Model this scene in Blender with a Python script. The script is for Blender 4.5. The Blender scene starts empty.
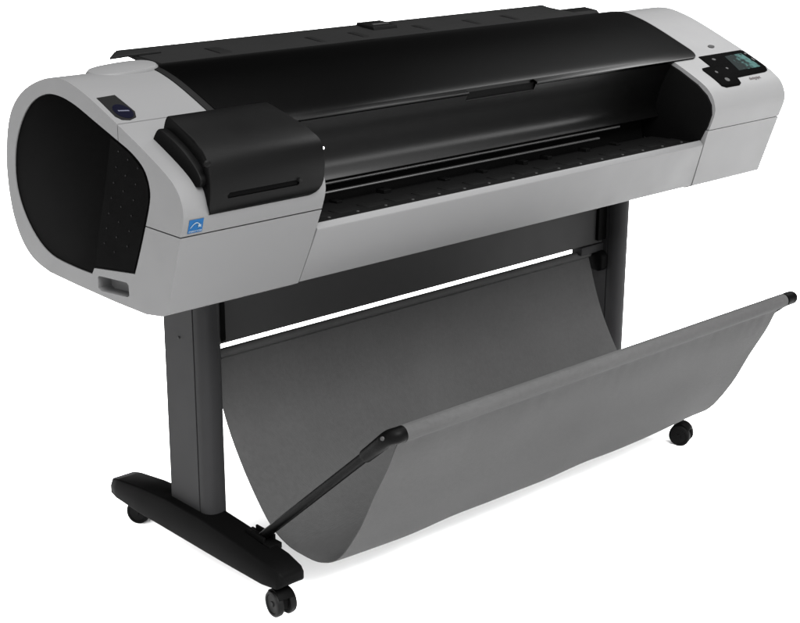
import bpy, bmesh, math, random
from mathutils import Vector, Matrix
random.seed(7)
sc = bpy.context.scene
COL = sc.collection
PI = math.pi

# ------------------------------------------------------------------ materials
def new_mat(name):
    m = bpy.data.materials.new(name); m.use_nodes = True
    return m, m.node_tree.nodes, m.node_tree.links, m.node_tree.nodes['Principled BSDF']

def plastic(name, col, rough=0.5, spec=0.5, grain=900.0, bump=0.02, var=0.04, coat=0.0, metal=0.0, smudge=0.06):
    m, N, L, P = new_mat(name)
    tc = N.new('ShaderNodeTexCoord')
    n1 = N.new('ShaderNodeTexNoise'); n1.inputs['Scale'].default_value = 5.0; n1.inputs['Detail'].default_value = 6
    L.new(tc.outputs['Object'], n1.inputs['Vector'])
    mr = N.new('ShaderNodeMapRange'); mr.inputs['From Min'].default_value = 0.15; mr.inputs['From Max'].default_value = 0.85
    mr.inputs['To Min'].default_value = 1 - var; mr.inputs['To Max'].default_value = 1 + var
    L.new(n1.outputs['Fac'], mr.inputs['Value'])
    mx = N.new('ShaderNodeVectorMath'); mx.operation = 'SCALE'
    mx.inputs[0].default_value = col[:3]; L.new(mr.outputs['Result'], mx.inputs['Scale'])
    L.new(mx.outputs['Vector'], P.inputs['Base Color'])
    n3 = N.new('ShaderNodeTexNoise'); n3.inputs['Scale'].default_value = 14.0; n3.inputs['Detail'].default_value = 8
    L.new(tc.outputs['Object'], n3.inputs['Vector'])
    rr = N.new('ShaderNodeMapRange'); rr.inputs['From Min'].default_value = 0.1; rr.inputs['From Max'].default_value = 0.9
    rr.inputs['To Min'].default_value = max(0.02, rough - smudge); rr.inputs['To Max'].default_value = rough + smudge
    L.new(n3.outputs['Fac'], rr.inputs['Value']); L.new(rr.outputs['Result'], P.inputs['Roughness'])
    n2 = N.new('ShaderNodeTexNoise'); n2.inputs['Scale'].default_value = grain; n2.inputs['Detail'].default_value = 2
    L.new(tc.outputs['Object'], n2.inputs['Vector'])
    b = N.new('ShaderNodeBump'); b.inputs['Strength'].default_value = bump; b.inputs['Distance'].default_value = 0.001
    L.new(n2.outputs['Fac'], b.inputs['Height']); L.new(b.outputs['Normal'], P.inputs['Normal'])
    P.inputs['Specular IOR Level'].default_value = spec
    P.inputs['Metallic'].default_value = metal
    P.inputs['Coat Weight'].default_value = coat
    return m

def fabric(name, col):
    m, N, L, P = new_mat(name)
    tc = N.new('ShaderNodeTexCoord')
    w1 = N.new('ShaderNodeTexWave'); w1.bands_direction = 'X'; w1.inputs['Scale'].default_value = 190; w1.inputs['Distortion'].default_value = 1.5
    w2 = N.new('ShaderNodeTexWave'); w2.bands_direction = 'Z'; w2.inputs['Scale'].default_value = 190; w2.inputs['Distortion'].default_value = 1.5
    for w in (w1, w2): L.new(tc.outputs['Object'], w.inputs['Vector'])
    mu = N.new('ShaderNodeMath'); mu.operation = 'ADD'
    L.new(w1.outputs['Fac'], mu.inputs[0]); L.new(w2.outputs['Fac'], mu.inputs[1])
    n1 = N.new('ShaderNodeTexNoise'); n1.inputs['Scale'].default_value = 120; n1.inputs['Detail'].default_value = 6
    L.new(tc.outputs['Object'], n1.inputs['Vector'])
    n0 = N.new('ShaderNodeTexNoise'); n0.inputs['Scale'].default_value = 4; n0.inputs['Detail'].default_value = 5
    L.new(tc.outputs['Object'], n0.inputs['Vector'])
    ad = N.new('ShaderNodeMath'); ad.operation = 'ADD'
    L.new(n1.outputs['Fac'], ad.inputs[0]); L.new(n0.outputs['Fac'], ad.inputs[1])
    mr = N.new('ShaderNodeMapRange'); mr.inputs['From Min'].default_value = 0.6; mr.inputs['From Max'].default_value = 1.4
    mr.inputs['To Min'].default_value = 0.85; mr.inputs['To Max'].default_value = 1.15
    L.new(ad.outputs['Value'], mr.inputs['Value'])
    mx = N.new('ShaderNodeVectorMath'); mx.operation = 'SCALE'; mx.inputs[0].default_value = col[:3]
    L.new(mr.outputs['Result'], mx.inputs['Scale']); L.new(mx.outputs['Vector'], P.inputs['Base Color'])
    b = N.new('ShaderNodeBump'); b.inputs['Strength'].default_value = 0.35; b.inputs['Distance'].default_value = 0.001
    L.new(mu.outputs['Value'], b.inputs['Height']); L.new(b.outputs['Normal'], P.inputs['Normal'])
    P.inputs['Roughness'].default_value = 0.75; P.inputs['Specular IOR Level'].default_value = 0.03
    return m

G = lambda v: (v, v, v)
M = {
 'shell':   plastic('light_grey_plastic', (0.02649, 0.02649, 0.02671), 0.5, 0.04522, var=0.025),
 'shell_lit': plastic('light_grey_plastic_lit', (0.03265, 0.03265, 0.03286), 0.5, 0.04522, var=0.02),  # same shell grey, made paler: the brighter light at right is in the colour
 'panel':   plastic('black_textured_plastic', G(0.00016), 0.6, 0.0025, grain=500, bump=0.1, var=0.03, smudge=0.02),
 'vent':    plastic('black_vent_plastic', G(0.00017), 0.6, 0.002826, var=0.05),
 'vent_dot': plastic('vent_hole_edge', G(0.00126), 0.5, 0.0157),
 'gloss':   plastic('gloss_black_cover', G(0.00005), 0.22, 0.034, bump=0.0, smudge=0.0, var=0.0),
 'window':  plastic('smoked_window', G(0.00017), 0.28, 0.1074, bump=0.0, smudge=0.0, var=0.0),
 'frame':   plastic('charcoal_frame', G(0.00136), 0.5, 0.01696),
 'ink':     plastic('charcoal_ink_cover', G(0.00048), 0.42, 0.01696, bump=0.03),
 'ink_dark': plastic('dark_slot', G(0.00027), 0.6, 0.005652),
 'black':   plastic('black_plastic', G(0.00072), 0.55, 0.0113),
 'inner':   plastic('black_inner_plastic', G(0.00046), 0.6, 0.008478),
 'platen':  plastic('black_platen', G(0.00090), 0.5, 0.01696),
 'steel':   plastic('roller_steel', G(0.05087), 0.45, 0.2826, metal=1.0, var=0.1),
 'tray':    plastic('charcoal_tray', G(0.00207), 0.5, 0.01696, var=0.08),
 'leg':     plastic('dark_grey_painted_steel', (0.00452, 0.00452, 0.00466), 0.5, 0.01696, var=0.06),
 'rail':    plastic('grey_painted_rail', G(0.00824), 0.5, 0.0157, var=0.06),
 'foot':    plastic('black_painted_steel', G(0.00046), 0.55, 0.007913, grain=400, bump=0.1),
 'rubber':  plastic('black_rubber', G(0.00113), 0.5, 0.01696),
 'arm':     plastic('black_rod', G(0.00028), 0.42, 0.0113),
 'cloth':   fabric('grey_woven_cloth', (0.01229, 0.01229, 0.01229)),
 'floor':   plastic('white_studio_floor', G(0.92), 0.9, 0.1, var=0.0),
 'blue':    plastic('sticker_blue', (0.00090, 0.01221, 0.03391), 0.4, 0.02826),
 'white':   plastic('sticker_white', (0.04069, 0.04974, 0.05878), 0.4, 0.02826),
 'stroke':  plastic('emblem_silver', (0.01727, 0.01806, 0.02355), 0.4, 0.03925),
 'navy':    plastic('badge_navy', (0.00028, 0.00032, 0.00136), 0.35, 0.02261),
 'print':   plastic('grey_print', (0.01537, 0.01266, 0.01266), 0.5, 0.02826),
 'print_dark': plastic('dark_grey_button', G(0.00452), 0.5, 0.02826),
 'mark':    plastic('panel_mark', G(0.00724), 0.5, 0.02826),
 'glint':  plastic('painted_glint', G(0.7), 0.2, 0.5, var=0.0),
}
def screen_mat():
    m, N, L, P = new_mat('lit_screen')
    tc = N.new('ShaderNodeTexCoord')
    n = N.new('ShaderNodeTexNoise'); n.inputs['Scale'].default_value = 90; n.inputs['Detail'].default_value = 4
    L.new(tc.outputs['Object'], n.inputs['Vector'])
    sx = N.new('ShaderNodeSeparateXYZ'); L.new(tc.outputs['Object'], sx.inputs[0])
    gx = N.new('ShaderNodeMapRange'); gx.inputs['From Min'].default_value = 1.632; gx.inputs['From Max'].default_value = 1.690
    gx.inputs['To Min'].default_value = -0.35; gx.inputs['To Max'].default_value = 0.05; L.new(sx.outputs['X'], gx.inputs['Value'])
    add = N.new('ShaderNodeMath'); add.operation = 'ADD'; L.new(n.outputs['Fac'], add.inputs[0]); L.new(gx.outputs['Result'], add.inputs[1])
    cr = N.new('ShaderNodeValToRGB')
    cr.color_ramp.elements[0].position = 0.36; cr.color_ramp.elements[0].color = (0.002, 0.008, 0.008, 1)
    cr.color_ramp.elements[1].position = 0.60; cr.color_ramp.elements[1].color = (0.15, 0.36, 0.34, 1)
    L.new(add.outputs['Value'], cr.inputs['Fac'])
    L.new(cr.outputs['Color'], P.inputs['Emission Color']); P.inputs['Emission Strength'].default_value = 0.30
    P.inputs['Base Color'].default_value = (0.0006, 0.001, 0.001, 1); P.inputs['Roughness'].default_value = 0.25; P.inputs['Specular IOR Level'].default_value = 0.003
    return m
M['screen'] = screen_mat()

# ------------------------------------------------------------------ helpers
ROOT = bpy.data.objects.new('large_format_printer', None); COL.objects.link(ROOT)
ROOT.location = (0.87, 0.27, 0); ROOT.empty_display_size = 0.2
ROOT['label'] = 'light grey and black wide-format inkjet plotter on a wheeled stand with grey cloth catch basket'
ROOT['category'] = 'plotter'
ORG = Vector(ROOT.location)

def place(o, parent):
    """link; geometry is written in world coordinates, so cancel the root's offset once"""
    COL.objects.link(o)
    if parent is not None:
        o.parent = parent
        if parent is ROOT: o.location = -ORG
    return o

def finish(me, angle=32):
    for p in me.polygons: p.use_smooth = True
    me.set_sharp_from_angle(angle=math.radians(angle))

def evaluate(o):
    dg = bpy.context.evaluated_depsgraph_get(); dg.update()
    me = bpy.data.meshes.new_from_object(o.evaluated_get(dg), depsgraph=dg)
    old = o.data; o.modifiers.clear(); o.data = me
    bpy.data.meshes.remove(old)

def obj(name, bm, mats, parent=ROOT, bevel=0.0, seg=3, weighted=False, cuts=(), angle=32):
    me = bpy.data.meshes.new(name)
    bmesh.ops.recalc_face_normals(bm, faces=bm.faces)
    bm.to_mesh(me); bm.free()
    if not isinstance(mats, (list, tuple)): mats = [mats]
    for m in mats: me.materials.append(m)
    o = bpy.data.objects.new(name, me); place(o, None)
    if bevel > 0:
        b = o.modifiers.new('b', 'BEVEL'); b.width = bevel; b.segments = seg
        b.use_clamp_overlap = True
        if weighted: b.limit_method = 'WEIGHT'
        else: b.limit_method = 'ANGLE'; b.angle_limit = math.radians(35)
        evaluate(o)
    for cb in cuts:
        cm = bpy.data.meshes.new('cut'); bmesh.ops.recalc_face_normals(cb, faces=cb.faces); cb.to_mesh(cm); cb.free()
        co = bpy.data.objects.new('cut', cm); COL.objects.link(co)
        md = o.modifiers.new('c', 'BOOLEAN'); md.operation = 'DIFFERENCE'; md.solver = 'EXACT'; md.object = co
        evaluate(o)
        bpy.data.objects.remove(co); bpy.data.meshes.remove(cm)
    finish(o.data, angle)
    if parent is not None:
        o.parent = parent
        if parent is ROOT: o.location = -ORG
    return o

def prism_x(poly, x0, x1, bm=None):
    """closed polygon of (y,z), extruded between x0 and x1 (numbers or functions of (y,z))"""
    bm = bm or bmesh.new()
    f0 = x0 if callable(x0) else (lambda y, z: x0); f1 = x1 if callable(x1) else (lambda y, z: x1)
    a = [bm.verts.new((f0(y, z), y, z)) for y, z in poly]; b = [bm.verts.new((f1(y, z), y, z)) for y, z in poly]
    n = len(poly)
    bm.faces.new(a); bm.faces.new(b[::-1])
    for i in range(n): bm.faces.new((a[i], b[i], b[(i+1) % n], a[(i+1) % n]))
    return bm
def prism_z(poly, z0, z1, bm=None):
    bm = bm or bmesh.new()
    a = [bm.verts.new((x, y, z0)) for x, y in poly]; b = [bm.verts.new((x, y, z1)) for x, y in poly]
    n = len(poly)
    bm.faces.new(a); bm.faces.new(b[::-1])
    for i in range(n): bm.faces.new((a[i], b[i], b[(i+1) % n], a[(i+1) % n]))
    return bm
def prism_y(poly, y0, y1, bm=None):
    bm = bm or bmesh.new()
    a = [bm.verts.new((x, y0, z)) for x, z in poly]; b = [bm.verts.new((x, y1, z)) for x, z in poly]
    n = len(poly)
    bm.faces.new(a); bm.faces.new(b[::-1])
    for i in range(n): bm.faces.new((a[i], b[i], b[(i+1) % n], a[(i+1) % n]))
    return bm
def box(x0, x1, y0, y1, z0, z1, bm=None):
    return prism_z([(x0, y0), (x1, y0), (x1, y1), (x0, y1)], z0, z1, bm)
def tube(pts, r, bm=None, n=16, cap=True):
    bm = bm or bmesh.new(); P = [Vector(p) for p in pts]; rings = []
    rs = r if isinstance(r, (list, tuple)) else [r]*len(P)
    up = None
    for i, p in enumerate(P):
        d = (P[min(i+1, len(P)-1)] - P[max(i-1, 0)]).normalized()
        if up is None: up = d.orthogonal().normalized()
        up = (up - d*up.dot(d)).normalized(); s = d.cross(up)
        rings.append([bm.verts.new(p + (up*math.cos(2*PI*k/n) + s*math.sin(2*PI*k/n))*rs[i]) for k in range(n)])
    for a, b in zip(rings, rings[1:]):
        for k in range(n): bm.faces.new((a[k], a[(k+1) % n], b[(k+1) % n], b[k]))
    if cap: bm.faces.new(rings[0][::-1]); bm.faces.new(rings[-1])
    return bm
def lathe(prof, origin, axis, bm=None, n=36):
    """prof: (radius, distance along axis)"""
    bm = bm or bmesh.new(); ax = Vector(axis).normalized(); u = ax.orthogonal().normalized(); v = ax.cross(u); o = Vector(origin)
    rings = [[bm.verts.new(o + ax*h + (u*math.cos(2*PI*k/n) + v*math.sin(2*PI*k/n))*max(r, 1e-4)) for k in range(n)] for r, h in prof]
    for a, b in zip(rings, rings[1:]):
        for k in range(n): bm.faces.new((a[k], a[(k+1) % n], b[(k+1) % n], b[k]))
    bm.faces.new(rings[0][::-1]); bm.faces.new(rings[-1])
    return bm
def spline(pts, sub=6, closed=False):
    out = []; n = len(pts)
    rng = range(n) if closed else range(n-1)
    for i in rng:
        g = (lambda k: pts[k % n]) if closed else (lambda k: pts[max(0, min(n-1, k))])
        p0, p1, p2, p3 = g(i-1), g(i), g(i+1), g(i+2)
        # centripetal-ish tangents
        for s in range(sub):
            t = s/sub; t2 = t*t; t3 = t2*t
            out.append(tuple(0.5*((2*b) + (-a+c)*t + (2*a-5*b+4*c-d)*t2 + (-a+3*b-3*c+d)*t3) for a, b, c, d in zip(p0, p1, p2, p3)))
    if not closed: out.append(tuple(pts[-1]))
    return out

# body profile (y depth, z height), front bottom corner first, going up the front and over to the rear
FRONT = [(0.0, 0.660), (-0.024, 0.733), (-0.048, 0.806)]
TOP = [(-0.048, 0.806), (-0.059, 0.840), (-0.0565, 0.864), (-0.042, 0.888), (-0.012, 0.909), (0.049, 0.938), (0.125, 0.970),
       (0.203, 1.001), (0.255, 1.018), (0.306, 1.028), (0.36, 1.024), (0.425, 1.003), (0.476, 0.974), (0.512, 0.935),
       (0.533, 0.880), (0.541, 0.815), (0.531, 0.745), (0.503, 0.693), (0.460, 0.662), (0.400, 0.648)]
BOTTOM = [(0.400, 0.648), (0.302, 0.645), (0.169, 0.643), (0.07, 0.644), (0.019, 0.652)]
TOPS = spline(TOP, 5)
PROFILE = FRONT[:-1] + TOPS[:-1] + BOTTOM
def ztop(y):
    for (y0, z0), (y1, z1) in zip(TOPS, TOPS[1:]):
        if y0 <= y <= y1 and y1 > y0 and z0 > 0.86: return z0 + (z1-z0)*(y-y0)/(y1-y0)
    return 0.9
def ntop(y):
    s = (ztop(y+0.004) - ztop(y-0.004))/0.008
    return Vector((0, -s, 1)).normalized()
def clip_poly(poly, keep, cross):
    out = []
    for i, p in enumerate(poly):
        q = poly[(i+1) % len(poly)]
        if keep(p): out.append(p)
        if keep(p) != keep(q): out.append(cross(p, q))
    return out
def half(poly, axis, val, side):
    keep = (lambda p: (p[axis]-val)*side >= 0)
    def cross(p, q):
        t = (val-p[axis])/(q[axis]-p[axis]); return tuple(a+(b-a)*t for a, b in zip(p, q))
    return clip_poly(poly, keep, cross)

def weigh(bm, fn):
    lay = bm.edges.layers.float.get('bevel_weight_edge') or bm.edges.layers.float.new('bevel_weight_edge')
    bm.edges.ensure_lookup_table()
    for e in bm.edges:
        if len(e.link_faces) == 2:
            bmn = e.calc_face_angle(0)
            e[lay] = fn(e) if bmn > math.radians(28) else 0
    return bm

# ------------------------------------------------------------------ left housing
def left_end(y, z):    # slanted seam against the front panel
    if y < 0.10 and z < 0.80: return 0.286 + (z-0.66)/0.12*0.019
    return 0.305
def right_start(y, z):
    if y < 0.10 and z < 0.80: return 1.473 - (z-0.66)/0.12*0.012
    return 1.461
gap = 0.0012
SEAMZ = 0.806; SEAMY = 0.130
# piece B: upper front (ink station housing); piece A: all the rest
B = half(half(PROFILE, 0, SEAMY-gap, -1), 1, SEAMZ+gap, 1)
iA = [p for p in PROFILE]
up = [p for p in TOPS if p[0] > SEAMY+gap or p[1] < 0.80]
upA = [(SEAMY+gap, ztop(SEAMY+gap))] + [p for p in TOPS if p[0] > SEAMY+gap and not (p[0] < 0.1)]
A = FRONT[:2] + [(-0.0478, SEAMZ-gap), (SEAMY+gap, SEAMZ-gap)] + upA[:-1] + BOTTOM
def w_left(e):
    a, b = e.verts
    if abs(a.co.x-b.co.x) > 0.05: return 0.35 if a.co.z < 0.68 else 0.08
    if a.co.x < 0.01 and b.co.x < 0.01:
        my, mz = (a.co.y+b.co.y)/2, (a.co.z+b.co.z)/2
        if abs(mz-SEAMZ) < 0.01 and my > -0.045 and my < SEAMY: return 0.07
        if abs(my-SEAMY) < 0.004: return 0.07
        return 1.0
    return 0.10
# outline of the black side panel
PANEL = spline([(0.233, 0.694), (0.100, 0.711)], 1)[:1]
pan_pts = [(0.099, 0.712), (0.068, 0.781), (0.041, 0.850), (0.040, 0.880), (0.055, 0.907), (0.090, 0.928), (0.140, 0.945), (0.205, 0.966), (0.268, 0.986), (0.320, 0.995),
           (0.371, 0.992), (0.425, 0.969), (0.469, 0.927), (0.499, 0.872), (0.507, 0.809), (0.488, 0.756), (0.445, 0.711), (0.390, 0.686), (0.316, 0.680), (0.245, 0.680)]
PANEL = spline(pan_pts, 4) + [(0.236, 0.693)]
def grow(poly, d):
    n = len(poly); out = []
    cy = sum(p[0] for p in poly)/n; cz = sum(p[1] for p in poly)/n
    area = sum(poly[i][0]*poly[(i+1) % n][1]-poly[(i+1) % n][0]*poly[i][1] for i in range(n))
    s = 1 if area > 0 else -1
    for i in range(n):
        a, b = poly[i-1], poly[(i+1) % n]
        t = Vector((b[0]-a[0], b[1]-a[1]))
        if t.length < 1e-9: out.append(poly[i]); continue
        t.normalize(); out.append((poly[i][0]+t.y*d*s, poly[i][1]-t.x*d*s))
    return out
HANDLE = [(0.226, 0.655), (0.225, 0.675), (0.220, 0.679), (0.128, 0.687), (0.122, 0.683), (0.121, 0.664), (0.127, 0.660), (0.215, 0.651)]
A0 = obj('side_housing', weigh(prism_x(A, 0.0, left_end), w_left), M['shell'], bevel=0.014, seg=4, weighted=True,
         cuts=[prism_x(grow(PANEL, 0.0012), -0.02, 0.005), prism_x([(y, z+0.002) for y, z in HANDLE], -0.02, 0.028)])
B0 = obj('ink_station_housing', weigh(prism_x(B, 0.0, 0.305), w_left), M['shell'], bevel=0.014, seg=4, weighted=True,
         cuts=[prism_x(grow(PANEL, 0.0012), -0.02, 0.005)])
sp = obj('side_panel', prism_x(PANEL, 0.0015, 0.0045), M['panel'], A0, bevel=0.0006, seg=2)
# perforated vent strip with its hole rows
VS = [(0.232, 0.697), (0.103, 0.714), (0.072, 0.782), (0.0455, 0.850), (0.0445, 0.879), (0.058, 0.903), (0.092, 0.924), (0.138, 0.940), (0.155, 0.945), (0.186, 0.84), (0.215, 0.76)]
bm = prism_x(VS, 0.0006, 0.003)
for c, (ya, yb) in enumerate([(0.131, 0.204), (0.099, 0.168), (0.066, 0.130)]):
    for k in range(8):
        z = 0.925 - k*0.0295 - c*0.010
        if z < 0.735: continue
        t = (0.925-z)/0.2; y = ya + (yb-ya)*t
        b2 = lathe([(0.0016, 0), (0.0016, 0.0010), (0.0009, 0.0014)], (0.0009, y, z), (-1, 0, 0), n=10)
        tmp = bpy.data.meshes.new('t'); b2.to_mesh(tmp); b2.free(); n0 = len(bm.faces); bm.from_mesh(tmp)
        bm.faces.ensure_lookup_table()
        for f in bm.faces[n0:]: f.material_index = 1
        bpy.data.meshes.remove(tmp)
obj('vent_strip', bm, [M['vent'], M['vent_dot']], A0)

# badge on the top left
def drape(poly, off, thick, name, mat, parent, bevel=0.0, cell=0.008):
    bm = bmesh.new(); vs = [bm.verts.new((x, y, 0)) for x, y in poly]; bm.faces.new(vs)
    ys = [p[1] for p in poly]; y = min(ys)+cell
    while y < max(ys):
        bmesh.ops.bisect_plane(bm, geom=bm.verts[:]+bm.edges[:]+bm.faces[:], plane_co=(0, y, 0), plane_no=(0, 1, 0)); y += cell
    r = bmesh.ops.extrude_face_region(bm, geom=bm.faces[:])
    topv = [g for g in r['geom'] if isinstance(g, bmesh.types.BMVert)]; ts = set(topv)
    for v in bm.verts:
        n = ntop(v.co.y); z = ztop(v.co.y); d = off if v in ts else off-thick
        v.co = Vector((v.co.x, v.co.y, z)) + n*d
    return obj(name, bm, mat, parent, bevel=bevel, seg=2)
badge = drape([(0.012, 0.213), (0.050, 0.215), (0.054, 0.158), (0.046, 0.142), (0.030, 0.136), (0.016, 0.140), (0.010, 0.152)], 0.0010, 0.004, 'badge', M['frame'], A0)
def circ(cx, cy, r, n=24, ry=None): return [(cx+r*math.cos(2*PI*k/n), cy+(ry or r)*math.sin(2*PI*k/n)) for k in range(n)]
drape(circ(0.033, 0.163, 0.0165, 28, 0.022), 0.0016, 0.001, 'emblem', [M['navy']], ROOT)
drape([(0.024, 0.1665), (0.044, 0.1630), (0.0445, 0.1600), (0.0245, 0.1635)], 0.0021, 0.0008, 'emblem_stroke', [M['stroke']], ROOT)

# ENERGY STAR style blue sticker on the front left corner
def fy(z):   # front surface y at height z
    pts = FRONT + TOPS[1:12]
    for (y0, z0), (y1, z1) in zip(pts, pts[1:]):
        if z0 <= z <= z1: return y0+(y1-y0)*(z-z0)/(z1-z0)
    return 0
def stick(poly, off, name, mat, parent=B0):
    bm = bmesh.new(); a = [bm.verts.new((x, fy(z)-off, z)) for x, z in poly]; b = [bm.verts.new((x, fy(z)-off+0.0006, z)) for x, z in poly]
    n = len(a); bm.faces.new(a); bm.faces.new(b[::-1])
    for i in range(n): bm.faces.new((a[i], a[(i+1) % n], b[(i+1) % n], b[i]))
    return obj(name, bm, mat, parent)
stk = stick([(0.012, 0.812), (0.041, 0.812), (0.041, 0.8365), (0.012, 0.8365)], 0.0014, 'sticker', M['blue'])
arc = [(0.0155+0.022*t, 0.8225+0.0085*math.sin(PI*t)) for t in [k/10 for k in range(11)]]
stick(arc + [(x, z-0.0016) for x, z in arc[::-1]], 0.0020, 'sticker_arc', M['white'])
star = [(0.033+(0.0042 if k % 2 == 0 else 0.0018)*math.sin(k*PI/5), 0.8245+(0.0042 if k % 2 == 0 else 0.0018)*math.cos(k*PI/5)) for k in range(10)]
stick(star, 0.0026, 'sticker_star', M['white'])
def text(body, size, loc, rot, mat, name, parent, ext=0.0002):
    cu = bpy.data.curves.new('t', 'FONT'); cu.body = body; cu.size = size; cu.extrude = ext; cu.align_x = 'CENTER'
    o = bpy.data.objects.new('t', cu); COL.objects.link(o)
    dg = bpy.context.evaluated_depsgraph_get(); dg.update()
    me = bpy.data.meshes.new_from_object(o.evaluated_get(dg)); bpy.data.objects.remove(o)
    me.transform(Matrix.Translation(loc) @ rot); me.materials.clear(); me.materials.append(mat)
    q = bpy.data.objects.new(name, me); COL.objects.link(q); q.parent = parent
    if parent is ROOT: q.location = -ORG
    return q
tilt = math.atan2(0.012, 0.034)
text('ENERGY STAR', 0.0042, (0.0265, fy(0.8145)-0.0018, 0.8138), Matrix.Rotation(PI/2-(-0.33), 4, 'X'), M['white'], 'sticker_text', B0)

# ------------------------------------------------------------------ ink cover
INKP = spline([(-0.058, 0.838), (-0.069, 0.850), (-0.0755, 0.885), (-0.0740, 0.915), (-0.064, 0.938), (-0.035, 0.956), (0.010, 0.975), (0.045, 0.989), (0.058, 0.988), (0.068, 0.968), (0.071, 0.946)], 4)
inkpoly = INKP + [(0.06, 0.925), (-0.02, 0.885), (-0.045, 0.845)]
def inkR(y, z):
    t = max(0, min(1, (0.05-y)/0.12)); r = 0.262+0.030*t**0.8
    if z < 0.872: r -= 0.034*(1-math.sqrt(max(0, 1-((0.872-z)/0.036)**2)))
    return r
def inkL(y, z):
    l = 0.052 - 0.007*max(0, min(1, (-0.035-y)/0.03))
    if z < 0.858: l += 0.013*(1-math.sqrt(max(0, 1-((0.858-z)/0.021)**2)))
    return l
ink = obj('ink_cover', prism_x(inkpoly, inkL, inkR), M['ink'], bevel=0.006, seg=3,
          cuts=[prism_y([(0.082, 0.8655), (0.232, 0.8655), (0.235, 0.869), (0.232, 0.8755), (0.085, 0.8755), (0.080, 0.870)], -0.09, -0.068)])
obj('grip_slot', prism_y([(0.084, 0.8663), (0.231, 0.8663), (0.233, 0.869), (0.231, 0.8748), (0.086, 0.8748), (0.082, 0.870)], -0.0705, -0.066), M['ink_dark'], ink)
obj('slot_latch', prism_y(circ(0.234, 0.8745, 0.0035, 12), -0.079, -0.07), M['frame'], ink, bevel=0.001)
# stepped base along the left side
bp = spline([(0.080, 0.948), (0.066, 0.966), (0.050, 0.968), (0.0, 0.948), (-0.035, 0.927), (-0.054, 0.910), (-0.060, 0.897), (-0.054, 0.888)], 4)
obj('ink_cover_base', prism_x(bp + [(-0.035, 0.885), (0.0, 0.90), (0.05, 0.925)], 0.037, 0.075), M['ink'], ink, bevel=0.004)
obj('cover_hinge', lathe([(0.004, 0), (0.006, 0.002), (0.006, 0.010), (0.003, 0.012)], (0.046, -0.062, 0.928), (-0.3, -1, 0.2), n=20), M['ink'], ink)
obj('latch_glint', lathe([(0.0022, 0), (0.0030, 0.001), (0.0030, 0.002), (0.0015, 0.0038)], (0.2982, -0.0605, 0.9195), (-0.55, -0.8, 0.35), n=20), M['glint'], ink)  # white dot painting a highlight on the cover's right edge

# ------------------------------------------------------------------ right housing
RX1 = 1.740
def w_right(e):
    a, b = e.verts
    if abs(a.co.x-b.co.x) > 0.05: return 0.35 if a.co.z < 0.68 else 0.08
    if a.co.x > 1.7 and b.co.x > 1.7:
        if abs(a.co.z-0.800) < 0.004 and abs(b.co.z-0.800) < 0.004: return 0.06
        return 1.0
    return 0.16
RU = half(PROFILE, 1, 0.800+gap*0.7, 1); RL = half(PROFILE, 1, 0.800-gap*0.7, -1)
R0 = obj('control_housing', weigh(prism_x(RU, 1.461, RX1), w_right), M['shell_lit'], bevel=0.012, seg=4, weighted=True)
R1 = obj('lower_housing', weigh(prism_x(RL, right_start, RX1), w_right), M['shell_lit'], bevel=0.012, seg=4, weighted=True)

# control panel
UI = [(1.5575, 0.0679), (1.725, 0.0690), (1.7315, 0.064), (1.7330, -0.002), (1.7244, -0.0140), (1.7107, -0.0175), (1.5936, -0.0200), (1.588, -0.0355), (1.5782, -0.0390), (1.5273, -0.0390), (1.5141, -0.034), (1.5120, 0.0196), (1.518, 0.0264), (1.5529, 0.028)]
cp = drape(UI, 0.0022, 0.005, 'control_panel', M['panel'], ROOT, bevel=0.0008, cell=0.006)
drape([(1.640, 0.0535), (1.7085, 0.0555), (1.7150, 0.000), (1.625, -0.0015)], 0.0030, 0.0015, 'screen', M['screen'], cp, cell=0.006)
M['mark2'] = M['mark']
for x, y, rx, ry in ((1.5452, 0.0057, 0.004, 0.004), (1.5511, -0.0215, 0.0075, 0.0055), (1.592, 0.0492, 0.006, 0.004), (1.595, 0.012, 0.004, 0.003), (1.723, 0.052, 0.004, 0.003), (1.722, 0.028, 0.003, 0.006)):
    drape(circ(x, y, rx, 14, ry), 0.0030, 0.002, 'button', M['mark'], cp, cell=0.004)
drape(circ(1.6491, 0.0997, 0.011, 20, 0.006), 0.0016, 0.004, 'power_button', M['print_dark'], R0, cell=0.004)
sl = -math.atan2(0.909-0.888, -0.012+0.042)
text('designjet', 0.0125, (1.653, -0.0320, ztop(-0.0320)+0.0012), Matrix.Rotation(-sl, 4, 'X'), M['print'], 'model_lettering', R0)

# ------------------------------------------------------------------ front panel and paper path
fp = [(0.0005, 0.661), (-0.0165, 0.7110), (-0.0335, 0.7620), (-0.0340, 0.7650), (-0.0262, 0.7742), (-0.0235, 0.7745), (-0.021, 0.771), (-0.014, 0.755), (0.012, 0.672), (0.016, 0.662)]
g2 = 0.0028
obj('front_panel', prism_x(fp, lambda y, z: left_end(0, min(z, 0.79))+g2, lambda y, z: right_start(0, min(z, 0.79))-g2), M['shell'], bevel=0.0012, seg=2)
bm = prism_x([(-0.0222, 0.7690), (-0.018, 0.7685), (0.10, 0.7640), (0.118, 0.763), (0.118, 0.74), (-0.015, 0.74)], 0.306, 1.459)
def addm(bm, b2, mi=0):
    tmp = bpy.data.meshes.new('t'); bmesh.ops.recalc_face_normals(b2, faces=b2.faces); b2.to_mesh(tmp); b2.free(); n0 = len(bm.faces); bm.from_mesh(tmp)
    bm.faces.ensure_lookup_table()
    for f in bm.faces[n0:]: f.material_index = mi
    bpy.data.meshes.remove(tmp)
x = 0.333
while x < 1.45:                                      # raised ribs, guide slots and screws of the platen
    addm(bm, box(x, x+0.056, 0.022, 0.056, 0.760, 0.7675))
    x += 0.0717
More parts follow.
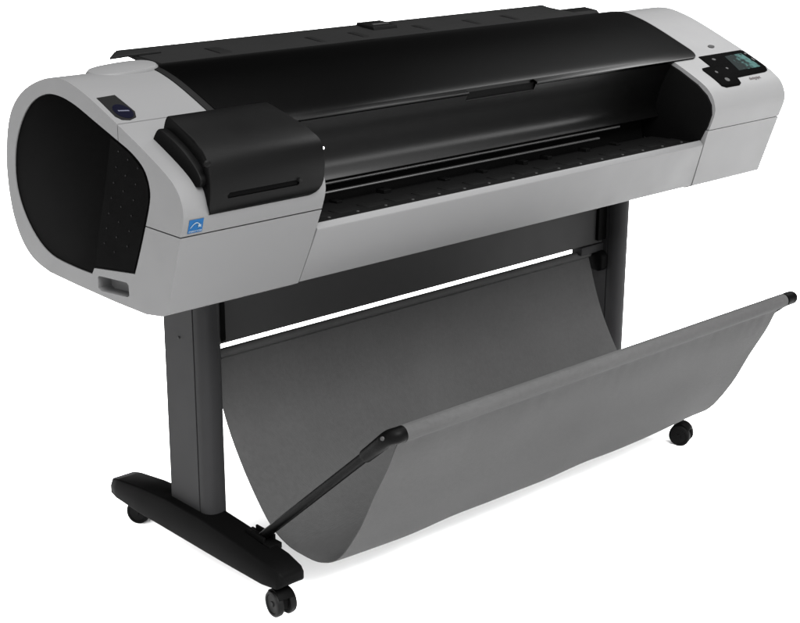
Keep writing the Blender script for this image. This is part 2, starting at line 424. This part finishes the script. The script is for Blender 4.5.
obj('platen', bm, [M['platen'], M['mark']], bevel=0.0008, seg=2)
pl = bpy.data.objects['platen']
for k in range(16):
    xx = 0.370 + k*0.0710
    obj('screw', lathe([(0.0032, -0.001), (0.0032, 0.0008), (0.0018, 0.0014)], (xx, 0.0100, 0.7679), (0, 0, 1), n=10), M['mark'], pl)
obj('feed_roller', tube([(0.31, 0.112, 0.8035), (1.33, 0.112, 0.8035)], 0.0034), M['steel'])
obj('guide_rail', box(0.31, 1.25, 0.100, 0.108, 0.786, 0.7895), M['steel'], bevel=0.001)
x = 0.345
while x < 1.44:
    w = random.choice((0.014, 0.02, 0.03)); obj('pinch_block', box(x, x+w, 0.092, 0.118, 0.760, random.uniform(0.769, 0.774)), M['inner'], pl, bevel=0.001, seg=1); x += w + random.uniform(0.05, 0.16)
core = [(0.020, 0.664), (-0.010, 0.735), (0.140, 0.745), (0.150, 0.80), (0.155, 0.86), (0.125, 0.925), (0.125, 0.955), (0.203, 0.990), (0.30, 1.012), (0.36, 1.010), (0.425, 0.990), (0.47, 0.962), (0.505, 0.925),
        (0.523, 0.87), (0.529, 0.81), (0.52, 0.75), (0.495, 0.70), (0.455, 0.672), (0.40, 0.658), (0.1, 0.654), (0.03, 0.658)]
obj('chassis', prism_x(core, 0.30, 1.466), M['inner'], bevel=0.003)
liner = [(-0.012, 0.755), (-0.0195, 0.7665), (-0.029, 0.782), (-0.044, 0.810), (-0.0525, 0.838), (-0.0495, 0.860), (-0.036, 0.880), (-0.008, 0.901), (0.045, 0.927), (0.10, 0.948), (0.16, 0.945), (0.16, 0.76)]
for a, b in ((1.4565, 1.4640), (0.302, 0.3085)):
    obj('inner_wall', prism_x(liner, a, b), M['inner'], bevel=0.001)

# ------------------------------------------------------------------ top cover and window
def sheet(x0, x1, ya, yb, rc, off, thick, nrow=44):
    """slab that follows the housing's top, corners rounded in plan"""
    bm = bmesh.new(); rows = []
    ys = []
    for k in range(nrow+1):
        t = k/nrow; t = t*t*(3-2*t) if k not in (0, nrow) else t
        ys.append(ya+(yb-ya)*t)
    rows_t = []; rows_b = []
    for y in ys:
        d = min(y-ya, yb-y); ins = rc-math.sqrt(max(0, rc*rc-(rc-d)**2)) if d < rc else 0
        n = ntop(y); c = Vector((0, y, ztop(y)))
        xs = [x0+ins, x1-ins]
        rows_t.append([bm.verts.new(Vector((q, 0, 0))+c+n*off) for q in xs]); rows_b.append([bm.verts.new(Vector((q, 0, 0))+c+n*(off-thick)) for q in xs])
    for i in range(len(ys)-1):
        bm.faces.new((rows_t[i][0], rows_t[i][1], rows_t[i+1][1], rows_t[i+1][0]))
        bm.faces.new((rows_b[i][0], rows_b[i+1][0], rows_b[i+1][1], rows_b[i][1]))
        bm.faces.new((rows_t[i][0], rows_t[i+1][0], rows_b[i+1][0], rows_b[i][0]))
        bm.faces.new((rows_t[i][1], rows_b[i][1], rows_b[i+1][1], rows_t[i+1][1]))
    bm.faces.new((rows_t[0][0], rows_b[0][0], rows_b[0][1], rows_t[0][1]))
    bm.faces.new((rows_t[-1][0], rows_t[-1][1], rows_b[-1][1], rows_b[-1][0]))
    return bm
fr = obj('cover_frame', sheet(0.188, 1.565, 0.068, 0.335, 0.034, 0.0022, 0.010), M['frame'], bevel=0.0010, seg=2,
         cuts=[box(0.786, 0.990, 0.03, 0.0765, 0.90, 0.99)])
tc = obj('top_cover', sheet(0.203, 1.559, 0.064, 0.326, 0.030, 0.0042, 0.0062), M['gloss'], bevel=0.0009, seg=3,
         cuts=[box(0.786, 0.990, 0.03, 0.0745, 0.90, 0.99)], angle=24)
wc = spline([(0.0660, 0.9445), (0.0765, 0.923), (0.090, 0.895), (0.101, 0.865), (0.106, 0.842), (0.104, 0.826), (0.096, 0.814)], 6)
wb = [(y+0.007, z+0.001) for y, z in wc[::-1]]
win = obj('window', prism_x(wc+wb, 0.311, 1.4555), M['window'], bevel=0.0008, seg=2, cuts=[box(0.786, 0.990, 0.03, 0.0765, 0.931, 0.99)], angle=40)
obj('handle_recess', prism_x([(0.0752, 0.954), (0.0752, 0.9285), (0.095, 0.9285), (0.095, 0.955)], 0.780, 0.996), M['inner'], win)
obj('handle_lip', prism_x([(0.0715, 0.9315), (0.0725, 0.9285), (0.084, 0.9285), (0.083, 0.9315)], 0.786, 0.990), M['frame'], win, bevel=0.0008)

# ------------------------------------------------------------------ rear tray
tp = [(0.336, 1.016), (0.345, 1.026), (0.470, 1.0345), (0.497, 1.0385), (0.500, 1.034), (0.47, 1.026), (0.36, 1.008)]
tr = obj('rear_tray', prism_x(tp, lambda y, z: 0.245-0.5*(y-0.47) if y > 0.47 else 0.245, 1.476), M['tray'], bevel=0.0015, seg=2)
obj('tray_corner', prism_z([(0.174, 0.428), (0.222, 0.488), (0.30, 0.493), (0.30, 0.44), (0.225, 0.437)], 1.0325, 1.0370), M['tray'], tr, bevel=0.001)
for cx, w, h in ((0.40, 0.03, 0.006), (0.66, 0.014, 0.005), (0.78, 0.018, 0.005), (0.97, 0.016, 0.004), (1.13, 0.016, 0.004), (1.26, 0.014, 0.005)):
    obj('tray_rib', prism_x([(0.37, 1.026), (0.385, 1.028+h*0.5), (0.43, 1.0325+h*0.3), (0.45, 1.031)], cx, cx+w), M['frame'], tr, bevel=0.001)
lt = obj('tray_latch', prism_x([(0.43, 1.030), (0.435, 1.040), (0.492, 1.044), (0.494, 1.036)], 0.855, 0.925), M['black'], tr, bevel=0.0015)
obj('latch_bar', box(0.868, 0.915, 0.448, 0.455, 1.040, 1.0435), M['mark'], tr, bevel=0.0008)
obj('tray_hinge', prism_x([(0.40, 1.006), (0.42, 1.024), (0.46, 1.028), (0.49, 1.018), (0.50, 0.99)], 1.485, 1.60), M['black'], ROOT, bevel=0.003)
# raised rear cap of the left housing
bm = bmesh.new(); n = 40; rings = []
for k, (s, h) in enumerate(((1.0, -0.03), (1.0, 0.008), (0.985, 0.0125), (0.93, 0.0165), (0.6, 0.0195), (0.05, 0.0205))):
    ring = []
    for i in range(n):
        a = 2*PI*i/n; cx = math.copysign(abs(math.cos(a))**0.75, math.cos(a)); cy = math.copysign(abs(math.sin(a))**0.85, math.sin(a))
        ring.append(bm.verts.new((0.140+0.072*s*cx, 0.330+0.042*s*cy, 1.0170+h+0.004*cx*s+0.06*0.042*s*cy)))
    rings.append(ring)
for a, b in zip(rings, rings[1:]):
    for i in range(n): bm.faces.new((a[i], a[(i+1) % n], b[(i+1) % n], b[i]))
bm.faces.new(rings[-1])
obj('rear_cap', bm, M['shell'], A0)

# ------------------------------------------------------------------ stand
LEGX = (0.2225, 1.4855)
for lx in LEGX:
    w = 0.054
    front = [(lx+w/2-(w/2)*math.cos(a)**0.8 if math.cos(a) > 0 else lx+w/2+(w/2)*abs(math.cos(a))**0.8, 0.250-0.026*math.sin(a)**0.9) for a in [PI*k/14 for k in range(1, 14)]]
    poly = [(lx, 0.358), (lx, 0.2575), (lx+0.0025, 0.2570), (lx+0.0025, 0.2535), (lx, 0.2530)] + front + [(lx+w, 0.253), (lx+w, 0.358), (lx+w-0.004, 0.362), (lx+0.004, 0.362)]
    leg = obj('leg', prism_z(poly, 0.112, 0.655), M['leg'])
    for z in (0.49, 0.62):
        obj('bolt', lathe([(0.003, 0), (0.003, 0.0012), (0.0015, 0.0022)], (lx-0.0005, 0.305, z), (-1, 0, 0), n=12), M['mark'], leg)
    # foot: loft along y
    cx = lx+0.0125-(0.020 if lx > 1 else 0)
    secs = [(-0.031, 0.074, 0.092, 0.026, 0.022), (-0.024, 0.066, 0.099, 0.034, 0.028), (0.02, 0.063, 0.108, 0.039, 0.031), (0.15, 0.062, 0.120, 0.040, 0.031), (0.225, 0.062, 0.125, 0.040, 0.031), (0.36, 0.062, 0.125, 0.040, 0.031),
            (0.45, 0.062, 0.118, 0.040, 0.031), (0.54, 0.064, 0.106, 0.038, 0.030), (0.566, 0.066, 0.100, 0.034, 0.028), (0.573, 0.072, 0.094, 0.028, 0.024)]
    bm = bmesh.new(); rings = []
    for y, z0, z1, wb_, wt in secs:
        if lx > 1 and y < 0: y += 0.022; z0 += 0.003
        rings.append([bm.verts.new(p) for p in ((cx-wb_, y, z0), (cx+wb_, y, z0), (cx+wb_, y, z0+(z1-z0)*0.55), (cx+wt, y, z1), (cx-wt, y, z1), (cx-wb_, y, z0+(z1-z0)*0.55))])
    for a, b in zip(rings, rings[1:]):
        for i in range(6): bm.faces.new((a[i], a[(i+1) % 6], b[(i+1) % 6], b[i]))
    bm.faces.new(rings[0]); bm.faces.new(rings[-1][::-1])
    obj('foot', bm, M['foot'], bevel=0.003, seg=3)

def caster(x, y, ang):
    """twin-wheel caster; built about its stem, turned by ang"""
    RM = Matrix.Translation((x, y, 0)) @ Matrix.Rotation(ang, 4, 'Z')
    def T(bm): bm.transform(RM); return bm
    r = 0.0265
    h = prism_x([(0.018*math.cos(a)-0.006, 0.030+0.026*math.sin(a)) for a in [PI*k/12 for k in range(13)]]+[(-0.024, 0.018), (0.010, 0.018)], -0.0055, 0.0055)
    addm(h, lathe([(0.010, 0.054), (0.010, 0.061), (0.006, 0.062), (0.006, 0.070)], (0, 0, 0), (0, 0, 1), n=20))
    addm(h, prism_x([(0.026*math.cos(a)-0.006, 0.0285+0.0285*math.sin(a)) for a in [PI*k/12+0.25 for k in range(10)]]+[(0.026*math.cos(a)-0.006, 0.0285+0.0255*math.sin(a)) for a in [PI*k/12+0.25 for k in range(9, -1, -1)]], -0.017, 0.017))
    hood = obj('caster', T(h), M['foot'], ROOT, bevel=0.001, seg=2)
    for s in (-1, 1):
        obj('wheel', T(lathe([(0.009, 0.0075), (0.0245, 0.0075), (r, 0.0095), (r, 0.0185), (0.0250, 0.0212), (0.0205, 0.0220), (0.0190, 0.0200), (0.006, 0.0195), (0.005, 0.0215), (0.001, 0.0215)], (0, -0.006, r), (s, 0, 0))), M['rubber'], hood)
for (x, y, a) in ((0.226, 0.000, -0.12), (0.248, 0.530, 0.45), (1.488, 0.000, 0.35), (1.500, 0.530, 0.1)):
    caster(x, y, a)

rl = obj('cross_rail', box(0.276, 1.4855, 0.272, 0.300, 0.4655, 0.650), M['rail'], bevel=0.003)
for lx, s in ((0.276, 1), (1.4855, -1)):
    obj('rail_gap_shade', box(min(lx, lx+s*0.03), max(lx, lx+s*0.03), 0.262, 0.2715, 0.475, 0.64), M['foot'], rl, bevel=0.001)  # black strip painting the shadowed gap between rail and leg
    if s < 0: obj('basket_bracket', box(min(lx, lx+s*0.085), max(lx, lx+s*0.085), 0.268, 0.300, 0.444, 0.4645), M['leg'], rl, bevel=0.0015)

# ------------------------------------------------------------------ catch basket
BX0, BX1 = 0.286, 1.450
rodc = (-0.286, 0.449); backc = (0.287, 0.440)
curve = spline([(0.287, 0.430), (0.277, 0.400), (0.262, 0.355), (0.238, 0.300), (0.205, 0.245), (0.160, 0.185), (0.105, 0.128), (0.055, 0.104), (0.0, 0.099), (-0.055, 0.105),
                (-0.112, 0.136), (-0.170, 0.216), (-0.212, 0.300), (-0.249, 0.370), (-0.273, 0.425), (-0.288, 0.4345)], 5)
full = [(backc[0]+0.0075*math.cos(a), backc[1]+0.0075*math.sin(a)) for a in [PI*0.5*k/4 for k in range(8, 3, -1)]][:0]
# sleeve round the back rod, the sheet, sleeve round the front rod: one strip
back_loop = [(backc[0]+0.0095*math.sin(t), backc[1]-0.0095*math.cos(t)) for t in [2*PI*(1-k/14) for k in range(0, 14)]]
front_loop = [(rodc[0]+0.0150*math.sin(t), rodc[1]-0.0150*math.cos(t)) for t in [-(2*PI*k/18) for k in range(1, 19)]]
strip = back_loop + curve + front_loop
nx = 220
bm = bmesh.new(); grid = []
def wob(x, s):
    return 0.0022*math.sin(7.3*x+2.1*s)+0.0014*math.sin(17*x-5*s+1.0)+0.0005*math.sin(31*x+4*s)
nb, nc = len(back_loop), len(curve)
for j, (y, z) in enumerate(strip):
    row = []
    inside = nb <= j < nb+nc
    s = (j-nb)/nc if inside else 0
    k = math.sin(PI*s)**0.7 if inside else 0
    pk = math.exp(-((1-s)/0.10)**2)*(1-math.exp(-((1-s)/0.03)**2)) + 0.6*math.exp(-(s/0.08)**2)*(1-math.exp(-(s/0.03)**2)) if inside else 0
    for i in range(nx+1):
        u = i/nx
        inset = 0.0
        x = BX0+inset+(BX1-BX0-2*inset)*u
        sag = 0.006*math.sin(PI*u)*k
        edge = 0.004*k*math.exp(-u*18)
        puck = pk*0.0011*(math.sin(96*x+5*math.sin(7*x))*math.sin(11*x+1)+0.6*math.sin(151*x+4*math.sin(5*x))*math.sin(17*x))
        row.append(bm.verts.new((x, y+wob(x, s*3)*k+puck, z+wob(x+0.4, s*2+1)*k*0.8 - sag + edge)))
    grid.append(row)
for a, b in zip(grid, grid[1:]):
    for i in range(nx): bm.faces.new((a[i], a[i+1], b[i+1], b[i]))
ba = obj('catch_basket', bm, M['cloth'], angle=80)
so = ba.modifiers.new('s', 'SOLIDIFY'); so.thickness = 0.0016; so.offset = 0; evaluate(ba); finish(ba.data, 80)
obj('front_rod', tube([(0.300, *rodc), (1.475, *rodc)], 0.0125), M['arm'])
obj('back_rod', tube([(0.277, *backc), (1.480, *backc)], 0.0070), M['arm'])
obj('rod_end', prism_x([(0.250, 0.402), (0.250, 0.438), (0.262, 0.446), (0.300, 0.446), (0.300, 0.410), (0.285, 0.395), (0.262, 0.394)], 1.4585, 1.4845), M['inner'], bevel=0.005)
obj('rod_end', prism_x([(0.250, 0.402), (0.250, 0.438), (0.262, 0.446), (0.300, 0.446), (0.300, 0.410), (0.285, 0.395), (0.262, 0.394)], 0.2775, 0.2835), M['inner'], bevel=0.002)
for s, ax, xe in ((1, 0.262, 0.312), (-1, 1.480, 1.450)):
    foot_p = Vector((ax-0.003 if s > 0 else ax+0.012, 0.092, 0.119)); elbow = Vector((ax, -0.262, 0.432))
    d = (elbow-foot_p).normalized()
    arm = obj('support_arm', tube([foot_p, elbow-d*0.01], 0.0098), M['arm'])
    # sleeve + bend + socket that takes the cloth's rod
    pts = [elbow-d*0.062, elbow-d*0.03, elbow-d*0.006, Vector((ax+s*0.003, elbow.y-0.012, elbow.z+0.011)), Vector((ax+s*0.012, rodc[0]+0.002, rodc[1]-0.001)), Vector((ax+s*0.024, rodc[0], rodc[1])), Vector((xe, rodc[0], rodc[1]))]
    if s < 0: pts = pts[:3] + [Vector((ax+0.002, elbow.y-0.010, elbow.z+0.010)), Vector((ax+0.002, rodc[0], rodc[1])), Vector((ax-0.004, rodc[0], rodc[1])), Vector((1.455, rodc[0], rodc[1]))]
    sp_ = spline(pts, 4)
    obj('elbow', tube(sp_, [0.0128+0.0024*min(1, k/(len(sp_)*0.6)) for k in range(len(sp_))], n=20), M['arm'], arm, bevel=0.003, seg=3, angle=50)
    if s > 0:
        obj('rivet', lathe([(0.004, 0), (0.004, 0.0015), (0.002, 0.003)], (ax-0.012, elbow.y-0.012, elbow.z+0.014), (-0.8, -0.4, 0.35), n=14), M['mark'], arm)
    fx = LEGX[0 if s > 0 else 1]+0.0125
    obj('pivot_bracket', box(foot_p.x-0.016, foot_p.x-0.0098, 0.070, 0.130, 0.104, 0.127, box(foot_p.x+0.0098, foot_p.x+0.015, 0.070, 0.130, 0.104, 0.127, box(foot_p.x-0.016, foot_p.x+0.015, 0.05, 0.145, 0.104, 0.1165))), M['inner'], arm, bevel=0.0015)

# ------------------------------------------------------------------ floor
bm = bmesh.new(); bmesh.ops.create_circle(bm, cap_ends=True, segments=96, radius=60)
fl = obj('floor', bm, M['floor'], None); fl['kind'] = 'structure'

# sub-parts that were built as children of the root but belong to the badge
bd = bpy.data.objects['side_housing']
for nme in ('emblem', 'emblem_stroke'):
    o = bpy.data.objects[nme]; o.parent = bd; o.location = (0, 0, 0)
bpy.data.objects['badge'].name = 'badge'

# ------------------------------------------------------------------ camera
cam = bpy.data.cameras.new('camera'); co = bpy.data.objects.new('camera', cam); COL.objects.link(co)
Rw = ((0.73817824, -0.67459028, 0.00456522), (0.20517013, 0.23094619, 0.95108836), (-0.64264929, -0.70113608, 0.30888523))
co.matrix_world = Matrix.Translation((-1.33944148, -2.05155526, 1.45343748)) @ Matrix(Rw).transposed().to_4x4()
cam.sensor_width = 36; cam.lens = 36*1480/800; cam.clip_end = 300
sc.camera = co

# ------------------------------------------------------------------ light
w = bpy.data.worlds.new('World'); sc.world = w; w.use_nodes = True
bg = w.node_tree.nodes['Background']
WN, WL = w.node_tree.nodes, w.node_tree.links     # studio surround: bright white on the photographer's side, dark behind the machine
wt = WN.new('ShaderNodeTexCoord'); wd = WN.new('ShaderNodeVectorMath'); wd.operation = 'DOT_PRODUCT'
wd.inputs[1].default_value = Vector((-0.60, -0.70, 0.42)).normalized(); WL.new(wt.outputs['Generated'], wd.inputs[0])
wr = WN.new('ShaderNodeMapRange'); wr.interpolation_type = 'SMOOTHSTEP'
wr.inputs['From Min'].default_value = -0.25; wr.inputs['From Max'].default_value = 0.85
wr.inputs['To Min'].default_value = 0.02; wr.inputs['To Max'].default_value = 3.6
WL.new(wd.outputs['Value'], wr.inputs['Value']); WL.new(wr.outputs['Result'], bg.inputs['Strength'])
bg.inputs['Color'].default_value = (1, 1, 1, 1)
def area(name, loc, target, size, power, sy=None):
    l = bpy.data.lights.new(name, 'AREA'); l.size = size; l.energy = power
    if sy: l.shape = 'RECTANGLE'; l.size_y = sy
    o = bpy.data.objects.new(name, l); COL.objects.link(o); o.location = loc
    o.rotation_euler = (Vector(target)-Vector(loc)).to_track_quat('-Z', 'Y').to_euler(); return o
area('overhead_softbox', (0.6, -1.2, 9.0), (0.8, 0.3, 0), 9, 1500)
area('right_softbox', (4.4, 0.2, 4.1), (1.3, 0.1, 0.9), 2.4, 150)
area('added_front_fill', (-0.8, -3.8, 4.8), (0.8, 0.2, 0.35), 2.6, 950)  # added fill, aimed to brighten the basket's inner back sheet
sc.view_settings.view_transform = 'Standard'; sc.view_settings.look = 'None'
sc.view_settings.exposure = 1.13; sc.view_settings.gamma = 1.0
sc.cycles.max_bounces = 8
